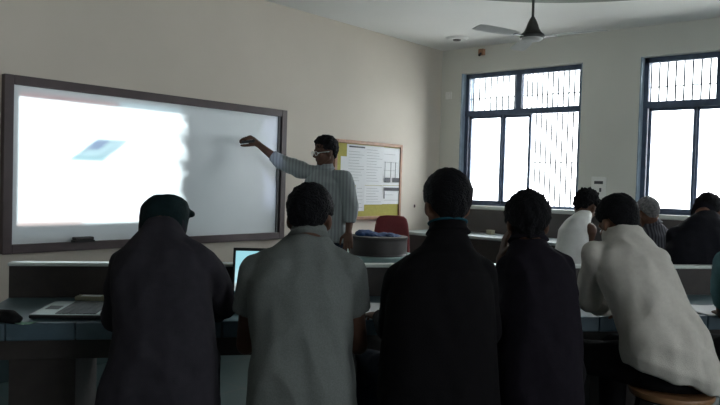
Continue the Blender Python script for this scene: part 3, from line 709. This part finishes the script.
# ================================================================== PEOPLE
def basis(fwd, up=Vector((0, 0, 1))):
    f = fwd.normalized(); r = f.cross(up).normalized(); u_ = r.cross(f)
    return Matrix((r, f, u_)).transposed()          # columns: right, forward, up
VX, VY, VZ = R0.copy(), D0.copy(), Vector((0, 0, 1))
def dirv(deg, pitch=0):        # 0 = away from camera, + = turned to image left
    a = R_(deg); d = VY * math.cos(a) - VX * math.sin(a); return d * math.cos(R_(pitch)) + VZ * math.sin(R_(pitch))
def hand(bm, wr, d, nrm, side, curl=.5, s=1.0, grip=False):
    """wr wrist, d pointing direction, nrm back-of-hand normal, side +1 if the thumb is on d x nrm"""
    d = d.normalized(); nrm = (nrm - d * nrm.dot(d)).normalized(); t = d.cross(nrm) * side
    pc = wr + d * .05 * s
    loft(bm, [(wr - d * .01, t * .026 * s, nrm * .02 * s), (wr + d * .02 * s, t * .033 * s, nrm * .018 * s), (wr + d * .06 * s, t * .042 * s, nrm * .016 * s), (wr + d * .09 * s, t * .042 * s, nrm * .013 * s), (wr + d * .1 * s, t * .03 * s, nrm * .008 * s)], 14)
    for k, (off, L) in enumerate(((.031, .072), (.0105, .08), (-.0105, .074), (-.031, .058))):
        p = wr + d * .088 * s + t * off * s; a = 0; pts = [p]
        dd = (d + t * off * 2.0).normalized()
        for j, q in enumerate((.45, .32, .25)):
            a += curl * (.5 + .35 * j) + (.1 * k if grip else .03 * k)
            p = p + (dd * math.cos(a) - nrm * math.sin(a)) * L * q * s; pts.append(p)
        tube(bm, pts, [.0092 * s, .0087 * s, .008 * s, .0068 * s], 10, round_ends=True)
    p0 = wr + d * .025 * s + t * .025 * s; p1 = p0 + (d * .6 + t * .75 - nrm * .25).normalized() * .04 * s; p2 = p1 + (d * .9 + t * .25 - nrm * (.3 + curl * .3)).normalized() * .034 * s; p3 = p2 + (d * .95 - nrm * (.3 + curl * .4)).normalized() * .022 * s
    tube(bm, [p0, p1, p2, p3], [.015 * s, .0115 * s, .010 * s, .008 * s], 10, round_ends=True)

def person(label, S, sh, el, wr, hd, head_fwd, head_up, hips, knees, ankles, stations, M_shirt, M_pants, skin=None, hair='hair',
           long=True, thick=(.125, .105), hd_s=1.0, hands=None, body_fwd=0, hairstyle={}, collar=None, cap_on=False, glasses=False, collar_m=None,
           lanyard=False, seed=0, vox=.0055, armr=1.0, stand=False, cut=None, sleeve_r=1.0, folds=.011):
    """all joints are world points. S = metres per photo pixel at the body's depth. stations = (px,py,half width px,tilt deg,Z, depth radius)"""
    skin = skin or M['skin']
    base = Vector((hips.x, hips.y, 0)); inv = Matrix.Rotation(-R_(-49), 4, 'Z') @ Matrix.Translation(-base)
    fwd = dirv(body_fwd); lat = fwd.cross(VZ).normalized()
    # ---- torso rings from traced stations (bottom to top)
    rings = []
    for st in stations:
        px, py, hw, tl, Z, dr = st; c = W(px, py, Z); a = R_(tl)
        uu = (VX * math.cos(a) - VZ * math.sin(a)) * hw * Z / F
        rings.append([c, uu, dr])
    def torso_rings(du, dd, up_to=None):
        out = []
        for i, (c, uu, dr) in enumerate(rings):
            a = rings[max(0, i - 1)][0]; z = rings[min(len(rings) - 1, i + 1)][0]
            ax = (z - a).normalized(); vv = ax.cross(uu).normalized()
            ul = uu.length
            out.append((c, uu.normalized() * max(.01, ul + du), vv * max(.01, dr + dd), .82))
        return out
    neck0 = rings[-1][0]
    Bh = basis(head_fwd, head_up); hs = hd_s
    hp = lambda x, y, z: hd + Bh @ Vector((x * hs, y * hs, z * hs))
    # ---- BODY
    b = NB()
    loft(b, torso_rings(-.02, -.018), 24)
    tube(b, [neck0 - (hd - neck0).normalized() * .05, neck0 - (hd - neck0).normalized() * .01, hp(0, -.022, -.055), hp(0, -.012, 0)], [.05, .053 * hs, .054 * hs, .05 * hs], 18)
    ball(b, hp(0, -.012, .028), .0735 * hs, .093 * hs, .086 * hs, Bh, 24)                # cranium
    ball(b, hp(0, .024, -.042), .058 * hs, .062 * hs, .066 * hs, Bh, 20)                 # face
    ball(b, hp(0, .052, -.088), .03 * hs, .03 * hs, .024 * hs, Bh, 14)                    # chin
    cap(b, hp(-.05, .0, -.052), hp(-.018, .055, -.092), .02 * hs, .02 * hs); cap(b, hp(.05, .0, -.052), hp(.018, .055, -.092), .02 * hs, .02 * hs)
    tube(b, [hp(0, .078, .012), hp(0, .093, -.012), hp(0, .103, -.03), hp(0, .088, -.038)], [.009 * hs, .0105 * hs, .0135 * hs, .012 * hs], 10, round_ends=True)
    cap(b, hp(-.036, .068, .016), hp(.036, .068, .016), .013 * hs, .013 * hs)             # brow
    cap(b, hp(-.02, .077, -.060), hp(.02, .077, -.060), .0075 * hs, .0075 * hs); cap(b, hp(-.017, .075, -.070), hp(.017, .075, -.070), .008 * hs, .008 * hs)
    for s in (-1, 1):
        ball(b, hp(.034 * s, .062, -.022), .022 * hs, .02 * hs, .018 * hs, Bh, 12)
        ball(b, hp(.0755 * s, -.004, -.016), .011 * hs, .02 * hs, .03 * hs, Bh @ Matrix.Rotation(.35 * s, 3, 'Z'), 14)   # ear
    for s in (0, 1):
        cap(b, rings[-3][0] + (sh[s] - rings[-3][0]) * .2, sh[s], .045, .05)
        r = armr
        tube(b, [sh[s], sh[s] + (el[s] - sh[s]) * .35, el[s]], [.049 * r, .047 * r, .038 * r], 16, round_ends=True)
        tube(b, [el[s], el[s] + (wr[s] - el[s]) * .3, wr[s]], [.038 * r, .0385 * r, .026 * r], 16, round_ends=True)
        if hands and hands[s]: hand(b, wr[s], *hands[s])
        sx = -1 if s == 0 else 1
        hj = hips + lat * .085 * sx
        tube(b, [hj, hj + (knees[s] - hj) * .4, knees[s]], [.082, .074, .052], 16, round_ends=True)
        tube(b, [knees[s], knees[s] + (ankles[s] - knees[s]) * .3, ankles[s]], [.052, .052, .034], 16, round_ends=True)
        fd = (fwd + lat * .15 * sx).normalized()
        cap(b, ankles[s] + Vector((0, 0, -.03)), ankles[s] + fd * .13 + Vector((0, 0, -.055)), .034, .024)
    body = linkmesh('person', remesh(b, vox, 3), skin, None, inv); body.location = base; body.rotation_euler = (0, 0, R_(-49))
    tag(body, label, 'person')
    # ---- SHIRT
    b = NB()
    tr = torso_rings(.0, .0); loft(b, tr, 32)
    for s in (0, 1):
        k = sleeve_r
        cap(b, rings[-3][0] + (sh[s] - rings[-3][0]) * .25, sh[s], .056 * min(1, k), .062 * min(1, k))
        if long:
            e2 = el[s] + (wr[s] - el[s]) * (cut[s] if cut else .93)
            tube(b, [sh[s], sh[s] + (el[s] - sh[s]) * .4, el[s]], [.063 * k, .062 * k, .053 * k], 18, round_ends=True)
            tube(b, [el[s], el[s] + (e2 - el[s]) * .5, e2], [.053 * k, .048 * k, .038 * k], 18, round_ends=False); ball(b, el[s], .052 * k, .052 * k, .052 * k)
        else:
            e2 = sh[s] + (el[s] - sh[s]) * (cut[s] if cut else .55)
            tube(b, [sh[s], sh[s] + (e2 - sh[s]) * .5, e2], [.063 * k, .064 * k, .063 * k], 18); ball(b, sh[s], .063 * k, .063 * k, .063 * k)
    o = linkmesh('shirt' if not collar == 'jacket' else 'jacket', remesh(b, .0075, 3), M_shirt, body, inv, folds=folds, seed=seed)
    # collar around the neck
    if collar:
        b = NB(); ax = (hd - neck0).normalized(); c0 = neck0 + ax * (-.012)
        uu, _ = (lat, 0); uu = (lat - ax * lat.dot(ax)).normalized(); vv = ax.cross(uu)
        loft(b, [(c0, uu * .084, vv * .084), (c0 + ax * .018, uu * .072, vv * .072), (c0 + ax * .042, uu * .066, vv * .066), (c0 + ax * .045, uu * .062, vv * .062), (c0 + ax * .02, uu * .06, vv * .06)], 28)
        me = bpy.data.meshes.new('collar'); bmesh.ops.recalc_face_normals(b, faces=b.faces); b.to_mesh(me); b.free()
        linkmesh('collar', me, collar_m or M_shirt, body, inv)
    if lanyard:
        b = NB(); pts = [c0 + ax * .040 + uu * math.cos(R_(a)) * .071 + vv * math.sin(R_(a)) * .071 for a in range(0, 361, 12)]
        tube(b, pts, .0045, 8); me = bpy.data.meshes.new('g'); bmesh.ops.recalc_face_normals(b, faces=b.faces); b.to_mesh(me); b.free(); linkmesh('neck_strap', me, M['lanyard'], body, inv)
    # ---- TROUSERS
    b = NB()
    if stand: loft(b, [(hips + VZ * .10, lat * .165, fwd * .11), (hips, lat * .172, fwd * .118), (hips - VZ * .06, lat * .165, fwd * .115)], 24)
    else: loft(b, [(hips + VZ * .12 - fwd * .02, lat * .15, fwd * .11), (hips + VZ * .02, lat * .178, fwd * .135), (hips - VZ * .06, lat * .172, fwd * .135), (hips - VZ * .085, lat * .15, fwd * .11)], 24)
    for s in (0, 1):
        sx = -1 if s == 0 else 1; hj = hips + lat * .088 * sx
        tube(b, [hj, hj + (knees[s] - hj) * .4, knees[s]], [.094, .087, .068], 18, round_ends=True)
        tube(b, [knees[s], knees[s] + (ankles[s] - knees[s]) * .4, ankles[s] + (knees[s] - ankles[s]) * .06], [.068, .065, .055], 18); ball(b, knees[s], .067, .067, .067)
    linkmesh('trousers', remesh(b, .0095, 3), M_pants, body, inv, folds=.005, seed=seed + 3)
    for s in (0, 1):
        sx = -1 if s == 0 else 1; fd = (fwd + lat * .15 * sx).normalized(); ls = fd.cross(VZ); a = Vector((ankles[s].x, ankles[s].y, 0)); zz = ankles[s].z - .085
        b = NB(); rg = []
        for t_, w_, h_ in ((-.075, .02, .05), (-.06, .035, .085), (-.01, .04, .10), (.05, .042, .08), (.11, .048, .055), (.16, .044, .042), (.185, .02, .03)):
            rg.append((a + fd * t_ + VZ * (zz + h_ / 2 + .002), ls * w_, VZ * h_ / 2, .7))
        loft(b, rg, 20); me = bpy.data.meshes.new('shoe'); bmesh.ops.recalc_face_normals(b, faces=b.faces); b.to_mesh(me); b.free(); linkmesh('shoe', me, M['shoe'], body, inv)
    # ---- HAIR
    hst = dict(th=.016, front=.42, side=-.16, back=-1.1, rag=.004, wide=1.0, tall=1.0, deep=1.0, bulge=0); hst.update(hairstyle)
    b = NB(); bmesh.ops.create_icosphere(b, subdivisions=6, radius=1)
    for v in b.verts:
        n_ = v.co.normalized(); y = n_.y
        if y > .35: line = hst['front'] * min(1, (y - .35) / .3) + hst['side'] * (1 - min(1, (y - .35) / .3))
        elif y > -.25: line = hst['side']
        else: line = hst['side'] + (hst['back'] - hst['side']) * min(1, (-.25 - y) / .35)
        line += .05 * noise.noise(n_ * 9 + Vector((seed, 0, 0)))
        kf = max(0, min(1, (n_.z - line) / .12 + .5))
        nn = noise.noise(n_ * 4 + Vector((seed * 2.0, 1, 1))) * hst['rag'] * 1.2 + noise.noise(n_ * 14 + Vector((seed, 3, 1))) * hst['rag'] * .6 + noise.noise(n_ * 45) * hst['rag'] * .45
        th = hst['th'] * (.35 + .65 * max(0, min(1, n_.z * 1.2 + .75))) + nn
        rx_, ry_, rz_ = .0735 * hst['wide'] + th, .093 * hst['deep'] + th, .086 * hst['tall'] + th * 1.1
        fac = .80 + .20 * kf
        zz = n_.z * rz_ * fac
        if n_.z < 0 and y < 0: zz *= 1.0 + (.34 + hst['bulge']) * min(1, -y * 1.6)
        v.co = hp(n_.x * rx_ * fac, -.012 + n_.y * ry_ * fac, .028 + zz)
    me = bpy.data.meshes.new('hair'); b.to_mesh(me); b.free()
    if not cap_on: linkmesh('hair', me, M[hair], body, inv)
    else:
        linkmesh('hair', me, M[hair], body, inv)
        b = NB(); rg = []
        for z, w_, d_, ox, oy in ((-.105, .058, .045, 0, -.055), (-.085, .068, .052, 0, -.050), (-.055, .078, .064, 0, -.044), (-.03, .083, .08, 0, -.03), (.0, .088, .103, 0, -.012), (.035, .0915, .11, 0, -.012), (.062, .091, .112, .002, -.012), (.088, .086, .106, .008, -.012), (.108, .07, .092, .014, -.012), (.118, .046, .062, .018, -.012), (.121, .02, .028, .018, -.012)):
            rg.append((hp(ox, oy, z + .008), Bh @ Vector((w_ * hs, 0, 0)), Bh @ Vector((0, d_ * hs, 0)), .85))
        loft(b, rg, 40)
        cap(b, hp(.06, .0, .095), hp(.098, .03, .083), .018, .013)
        linkmesh('cap', remesh(b, .005, 3), M['cap'], body, inv, folds=.003, seed=2, fs=18)
    # ---- eyes, glasses
    for s in (-1, 1):
        b = NB(); ball(b, hp(.031 * s, .0755, -.008), .0115 * hs, .0075 * hs, .0065 * hs, Bh, 12); me = bpy.data.meshes.new('eye'); b.to_mesh(me); b.free(); e = linkmesh('eye', me, M['eyew'], body, inv)
        b = NB(); ball(b, hp(.031 * s, .0795, -.008), .0052 * hs, .0045 * hs, .0055 * hs, Bh, 10); me = bpy.data.meshes.new('iris'); b.to_mesh(me); b.free(); linkmesh('iris', me, M['eyeb'], e, inv)
    if glasses:
        b = NB()
        for s in (-1, 1):
            pts = [hp(.033 * s + .024 * math.cos(R_(a)), .097, -.008 + .018 * math.sin(R_(a))) for a in range(0, 361, 20)]
            tube(b, pts, .0024, 6); tube(b, [hp(.057 * s, .096, -.002), hp(.079 * s, .05, -.002), hp(.083 * s, -.01, -.004)], .0024, 6)
        tube(b, [hp(-.01, .099, -.006), hp(.01, .099, -.006)], .002, 6)
        me = bpy.data.meshes.new('g'); bmesh.ops.recalc_face_normals(b, faces=b.faces); b.to_mesh(me); b.free(); linkmesh('spectacles', me, M['silver'], body, inv)
    return body

def seated(label, Zb, hip_px, sh, el, wr, hd, stations, knees_dx=(-.14, .14), legfwd=.44, seat=.56, legturn=0, stool_label=None, hipz=.095, **kw):
    hips = G(hip_px, Zb, seat + hipz)
    f = dirv(legturn); l = f.cross(VZ).normalized()
    kn = [hips + f * legfwd + l * dx - VZ * .03 for dx in knees_dx]
    an = [Vector((k.x, k.y, 0)) - f * (.02 if i else .06) + VZ * .085 for i, k in enumerate(kn)]
    body = person(label, Zb / F, sh, el, wr, hd, kw.pop('head_fwd', dirv(0, -15)), kw.pop('head_up', VZ), hips, kn, an, stations, **kw)
    stools.append((hips, stool_label))
    return body

DN = VZ * -1
# 1: capped student
seated('person seated at the far left in charcoal long-sleeved shirt and dark cap', 2.55, 160,
    sh=[W(126, 265, 2.58), W(202, 264, 2.58)], el=[W(117, 318, 2.72), W(224, 303, 2.80)], wr=[G(128, 3.08, .80), G(216, 3.08, .80)],
    knees_dx=(-.12, .07), hd=W(163.5, 231, 2.74), head_fwd=dirv(4, -22),
    stations=[(159, 424, 60, 0, 2.5, .15), (159, 405, 60, 0, 2.5, .16), (160, 385, 57, 0, 2.5, .155), (164, 360, 52, 0, 2.51, .145), (165, 330, 48, 0, 2.53, .135), (163, 300, 49, 0, 2.55, .135), (162, 275, 50, 0, 2.57, .13), (161, 258, 43, 0, 2.59, .11), (161, 247, 30, 0, 2.61, .085), (163, 239, 23, 0, 2.63, .075), (163, 233, 19, 0, 2.66, .068), (163, 229, 17, 0, 2.68, .062)],
    M_shirt=M['s1'], M_pants=M['trouser'], hands=[(dirv(0, -3), VZ, 1, .25), (dirv(15, -3), VZ, -1, .25)], cap_on=True, collar='shirt', seed=1,
    stool_label='wooden-topped stool under the capped student at the far left', skin=M['skin2'])
# 2: grey T-shirt
seated('person seated left of centre in grey short-sleeved collared shirt', 2.55, 303,
    sh=[W(256, 272, 2.57), W(347, 271, 2.57)], el=[W(246, 345, 2.66), W(358, 345, 2.66)], wr=[G(262, 3.08, .80), G(342, 3.12, .80)],
    hd=W(310, 218, 2.64), head_fwd=dirv(-8, -12),
    stations=[(303, 428, 55, 0, 2.5, .15), (303, 408, 55, 0, 2.5, .155), (303, 383, 53, 0, 2.5, .15), (302, 352, 48, 0, 2.52, .135), (300, 315, 50, 0, 2.54, .135), (300, 283, 53, 0, 2.56, .13), (301, 265, 47, 0, 2.58, .115), (304, 253, 33, 0, 2.59, .09), (307, 243, 24, 0, 2.6, .075), (309, 236, 18, 0, 2.6, .064)],
    M_shirt=M['s2'], M_pants=M['trouser'], long=False, cut=(.52, .52), hands=[(dirv(-5, -3), VZ, 1, .3), (dirv(10, -3), VZ, -1, .3)], collar='polo', seed=2, folds=.014,
    hairstyle=dict(th=.018, rag=.004), stool_label='wooden-topped stool under the grey-shirted student', skin=M['skin2'])
# 3: black jacket
seated('person seated at centre in black jacket with short beard and blue collar', 2.5, 438,
    sh=[W(402, 280, 2.52), W(479, 274, 2.52)], el=[W(391, 330, 2.66), W(487, 332, 2.66)], wr=[G(381, 3.08, .805), G(470, 3.1, .80)],
    hd=W(446.5, 204, 2.61), head_fwd=dirv(14, -4),
    stations=[(438, 428, 62, 0, 2.45, .15), (438, 405, 62, 0, 2.45, .155), (438, 378, 60, 0, 2.46, .15), (438, 342, 57, 0, 2.48, .14), (440, 302, 54, 0, 2.5, .135), (441, 276, 49, 0, 2.52, .13), (443, 262, 38, 0, 2.54, .11), (446, 249, 27, 0, 2.56, .085), (448, 236, 20, 0, 2.57, .07), (448, 230, 17, 0, 2.58, .062)],
    M_shirt=M['s3'], M_pants=M['denim'], hands=[(dirv(25, -3), VZ, 1, .3), (dirv(0, -3), VZ, -1, .3)], collar='jacket', lanyard=True, seed=3, knees_dx=(-.25, .2),
    folds=.006, hairstyle=dict(th=.017, rag=.0025, side=-.3), hd_s=1.02, stool_label='wooden-topped stool under the black-jacketed student')
# 4: dark shirt, thick hair
seated('person seated in dark plum shirt with thick tousled hair, hand at chin', 2.8, 540,
    sh=[W(512, 270, 2.83), W(558, 268, 2.83)], el=[W(503, 300, 3.12), W(566, 318, 2.98)], wr=[W(502, 258, 3.12), G(560, 3.42, .80)],
    hd=W(527, 223.5, 2.89), head_fwd=dirv(0, -20),
    stations=[(538, 412, 44, 0, 2.74, .14), (538, 392, 44, 0, 2.74, .15), (539, 368, 42, 0, 2.75, .145), (539, 335, 40, 0, 2.77, .135), (537, 300, 38, 0, 2.8, .13), (535, 276, 37, 0, 2.82, .13), (533, 262, 30, 0, 2.84, .11), (530, 251, 22, 0, 2.86, .085), (528, 242, 17, 0, 2.87, .07), (528, 238, 15, 0, 2.87, .062)],
    M_shirt=M['s4'], M_pants=M['trouser'], hands=[((VZ + VX * .15).normalized(), -VX, 1, .5), (dirv(0, -3), VZ, -1, .3)], cut=(.75, .93), collar='shirt', seed=4, skin=M['skin2'],
    hairstyle=dict(th=.022, rag=.006, side=-.4, bulge=.12), stool_label='stool with worn wooden seat under the dark-plum-shirted student')
# 5: off-white shirt leaning
seated('person in off-white shirt leaning left onto the desk with rolled sleeve', 2.95, 672,
    sh=[W(599, 256, 3.02), W(653, 262, 3.0)], el=[W(590, 298, 3.16), W(648, 300, 3.25)], wr=[W(611, 309, 3.40), W(634, 311, 3.45)],
    hd=W(617.5, 223, 3.12), head_fwd=dirv(18, -28),
    stations=[(674, 378, 52, 17, 2.9, .13), (671, 366, 52, 17, 2.9, .15), (667, 348, 48, 15, 2.9, .145), (660, 325, 43, 12, 2.92, .135), (647, 300, 39, 10, 2.95, .13), (637, 278, 39, 8, 2.98, .13), (630, 260, 36, 8, 3.01, .115), (627, 248, 27, 6, 3.04, .09), (625, 238, 20, 4, 3.06, .078), (623, 230, 17, 0, 3.08, .068)],
    M_shirt=M['s5'], M_pants=M['trouser'], hands=[(dirv(-60, -5), VZ, 1, .7), (dirv(40, -5), VZ, -1, .5)], cut=(.7, .8), seed=5, knees_dx=(-.2, .12), legturn=26, sleeve_r=1.02,
    hairstyle=dict(th=.016, rag=.003, side=-.2), stool_label='stool with wooden rim under the student in the off-white shirt', folds=.017)
# 6: white shirt by the window, facing right
seated('person in white shirt by the window hunched towards the counter', 5.2, 570,
    sh=[W(572, 231, 5.24), W(590, 230, 5.12)], el=[W(577, 250, 5.36), W(586, 247, 5.2)], wr=[G(596, 5.5, .92), G(604, 5.6, .92)],
    hd=W(586, 207, 5.3), head_fwd=dirv(-50, -35), body_fwd=-45,
    stations=[(569, 300, 17, 0, 5.2, .15), (569, 282, 18, 0, 5.2, .16), (570, 262, 16, 0, 5.2, .15), (572, 245, 14, 0, 5.2, .14), (574, 230, 13.5, 0, 5.21, .13), (577, 222, 11.5, 0, 5.22, .11), (581, 217, 9, 0, 5.24, .08), (583, 213, 7, 0, 5.25, .06)],
    M_shirt=M['s6'], M_pants=M['denim'], sleeve_r=.6, armr=1.0, hands=[(dirv(-60, -10), VZ, 1, .3), (dirv(-60, -10), VZ, -1, .3)], long=False, cut=(.3, .15), collar=None, seed=6, legturn=-50, vox=.007,
    hairstyle=dict(th=.022, rag=.012), skin=M['skin2'], stool_label='stool under the white-shirted person by the window', hipz=.095)
# 7: grey hair
seated('grey-haired person in dark striped shirt between the windows', 5.6, 656,
    sh=[W(644, 238, 5.6), W(667, 238, 5.6)], el=[W(640, 262, 5.7), W(672, 262, 5.7)], wr=[G(645, 6.0, .92), G(668, 6.0, .92)],
    hd=W(647.5, 213, 5.62), head_fwd=dirv(10, -25), body_fwd=0,
    stations=[(656, 300, 22, 0, 5.6, .14), (656, 280, 22, 0, 5.6, .15), (656, 262, 20, 0, 5.6, .14), (656, 246, 20, 0, 5.6, .13), (656, 236, 17, 0, 5.6, .11), (654, 229, 11, 0, 5.61, .08), (652, 224, 8, 0, 5.61, .06)],
    M_shirt=M['s7'], M_pants=M['trouser'], hands=[(dirv(0), VZ, 1, .3), (dirv(0), VZ, -1, .3)], seed=7, hair='hairgrey', collar='shirt', vox=.007, legfwd=.3,
    stool_label='stool under the grey-haired person between the windows')
# 8: large dark jacket
seated('broad person in dark navy jacket bowed over at the right window', 4.75, 700,
    sh=[W(676, 236, 4.75), W(724, 232, 4.75)], el=[W(673, 268, 4.9), W(733, 265, 4.9)], wr=[G(690, 5.2, .9), G(722, 5.2, .9)],
    hd=W(708, 212, 4.9), head_fwd=dirv(-20, -40), body_fwd=-12,
    stations=[(699, 318, 34, 0, 4.7, .16), (699, 295, 33, 0, 4.7, .17), (699, 270, 32, 0, 4.7, .16), (699, 250, 32, 0, 4.72, .15), (700, 236, 29, 0, 4.75, .135), (701, 226, 22, 0, 4.78, .11), (703, 219, 14, 0, 4.81, .085), (704, 214, 10, 0, 4.83, .065)],
    M_shirt=M['s8'], M_pants=M['trouser'], hands=[(dirv(0), VZ, 1, .3), (dirv(0), VZ, -1, .3)], seed=8, collar='jacket', vox=.007,
    hairstyle=dict(th=.02, rag=.006), stool_label='stool under the broad person in the navy jacket')
# 9: right edge, teal shirt
seated('person at the right edge of the view in teal shirt, only an arm showing', 3.1, 768,
    sh=[W(728, 262, 3.12), W(800, 262, 3.12)], el=[W(724, 290, 3.3), W(806, 305, 3.3)], wr=[W(722, 314, 3.62), W(786, 322, 3.6)],
    hd=W(766, 215, 3.2), head_fwd=dirv(5, -20),
    stations=[(766, 415, 42, 0, 3.05, .15), (766, 390, 42, 0, 3.05, .15), (766, 350, 38, 0, 3.07, .14), (766, 300, 37, 0, 3.1, .13), (766, 274, 38, 0, 3.12, .13), (766, 256, 32, 0, 3.14, .11), (766, 246, 20, 0, 3.15, .08), (766, 238, 14, 0, 3.16, .062)],
    M_shirt=M['s9'], M_pants=M['trouser'], hands=[(dirv(-20, -4), VZ, 1, .5), (dirv(10, -4), VZ, -1, .3)], cut=(.5, .9), seed=9, collar='shirt', stool_label='stool under the teal-shirted person at the right edge', skin=M['skin2'])

# teacher, standing
th = G(325, 5.82, .93)
person('person standing at the board in striped grey shirt and spectacles, arm outstretched', 5.8 / F,
    sh=[W(344, 179, 5.74), W(304, 171, 5.84)], el=[W(351, 207, 5.72), W(281, 162.5, 5.93)], wr=[W(348.5, 232, 5.70), W(258.5, 144.5, 5.94)],
    hd=W(325, 151.5, 5.76), head_fwd=dirv(118, -8), head_up=VZ, hips=th,
    knees=[G(333, 5.76, .50), G(316, 5.78, .50)], ankles=[G(334, 5.82, .085), G(314, 5.84, .085)],
    stations=[(326, 241, 22, 0, 5.8, .13), (326, 236, 22, 0, 5.8, .13), (326, 228, 20.5, 0, 5.8, .115), (326, 208, 21, 0, 5.8, .115), (325, 192, 22, 0, 5.8, .12), (325, 182, 19, 3, 5.79, .11), (325, 175, 14, 3, 5.79, .085), (325, 170, 8.5, 0, 5.78, .068), (325, 167, 7, 0, 5.78, .06)],
    M_shirt=M['st'], M_pants=M['denim'], body_fwd=168, stand=True, collar='shirt', glasses=True, sleeve_r=1.12, seed=12, hairstyle=dict(th=.021, rag=.007, front=.5, back=-.8),
    hands=[((VZ * -.8 - VY * .5).normalized(), -VY + VZ * .6, 1, .35), ((W(249, 138.5, 5.955) - W(258.5, 144.5, 5.94)).normalized(), VZ + VY * -.6, -1, .85, 1.2, True)], cut=(.6, .38), skin=M['skin2'], vox=.005)
# marker held at the board
p0, p1 = W(248, 141.5, 5.91), W(239, 142.5, 6.03)
root = tag(empty('marker_pen', p0), 'short black marker held against the whiteboard by the standing person', 'marker')
dd = (p1 - p0); b = NB(); tube(b, [dd * -.6, dd * .75], .013, 12); link('barrel', b, M['plastic_b'], root, True, 40)
b = NB(); tube(b, [dd * .75, dd * .95], [.006, .003], 10); link('tip', b, M['inkd'], root, True, 40)

for i, (h, lab) in enumerate(stools):
    s = stool0 if i == 0 else copy_tree(stool0)
    s.location = (h.x, h.y, 0); s.rotation_euler = (0, 0, .3 * i); tag(s, lab, 'stool', 'wooden-topped stools under the seated people')
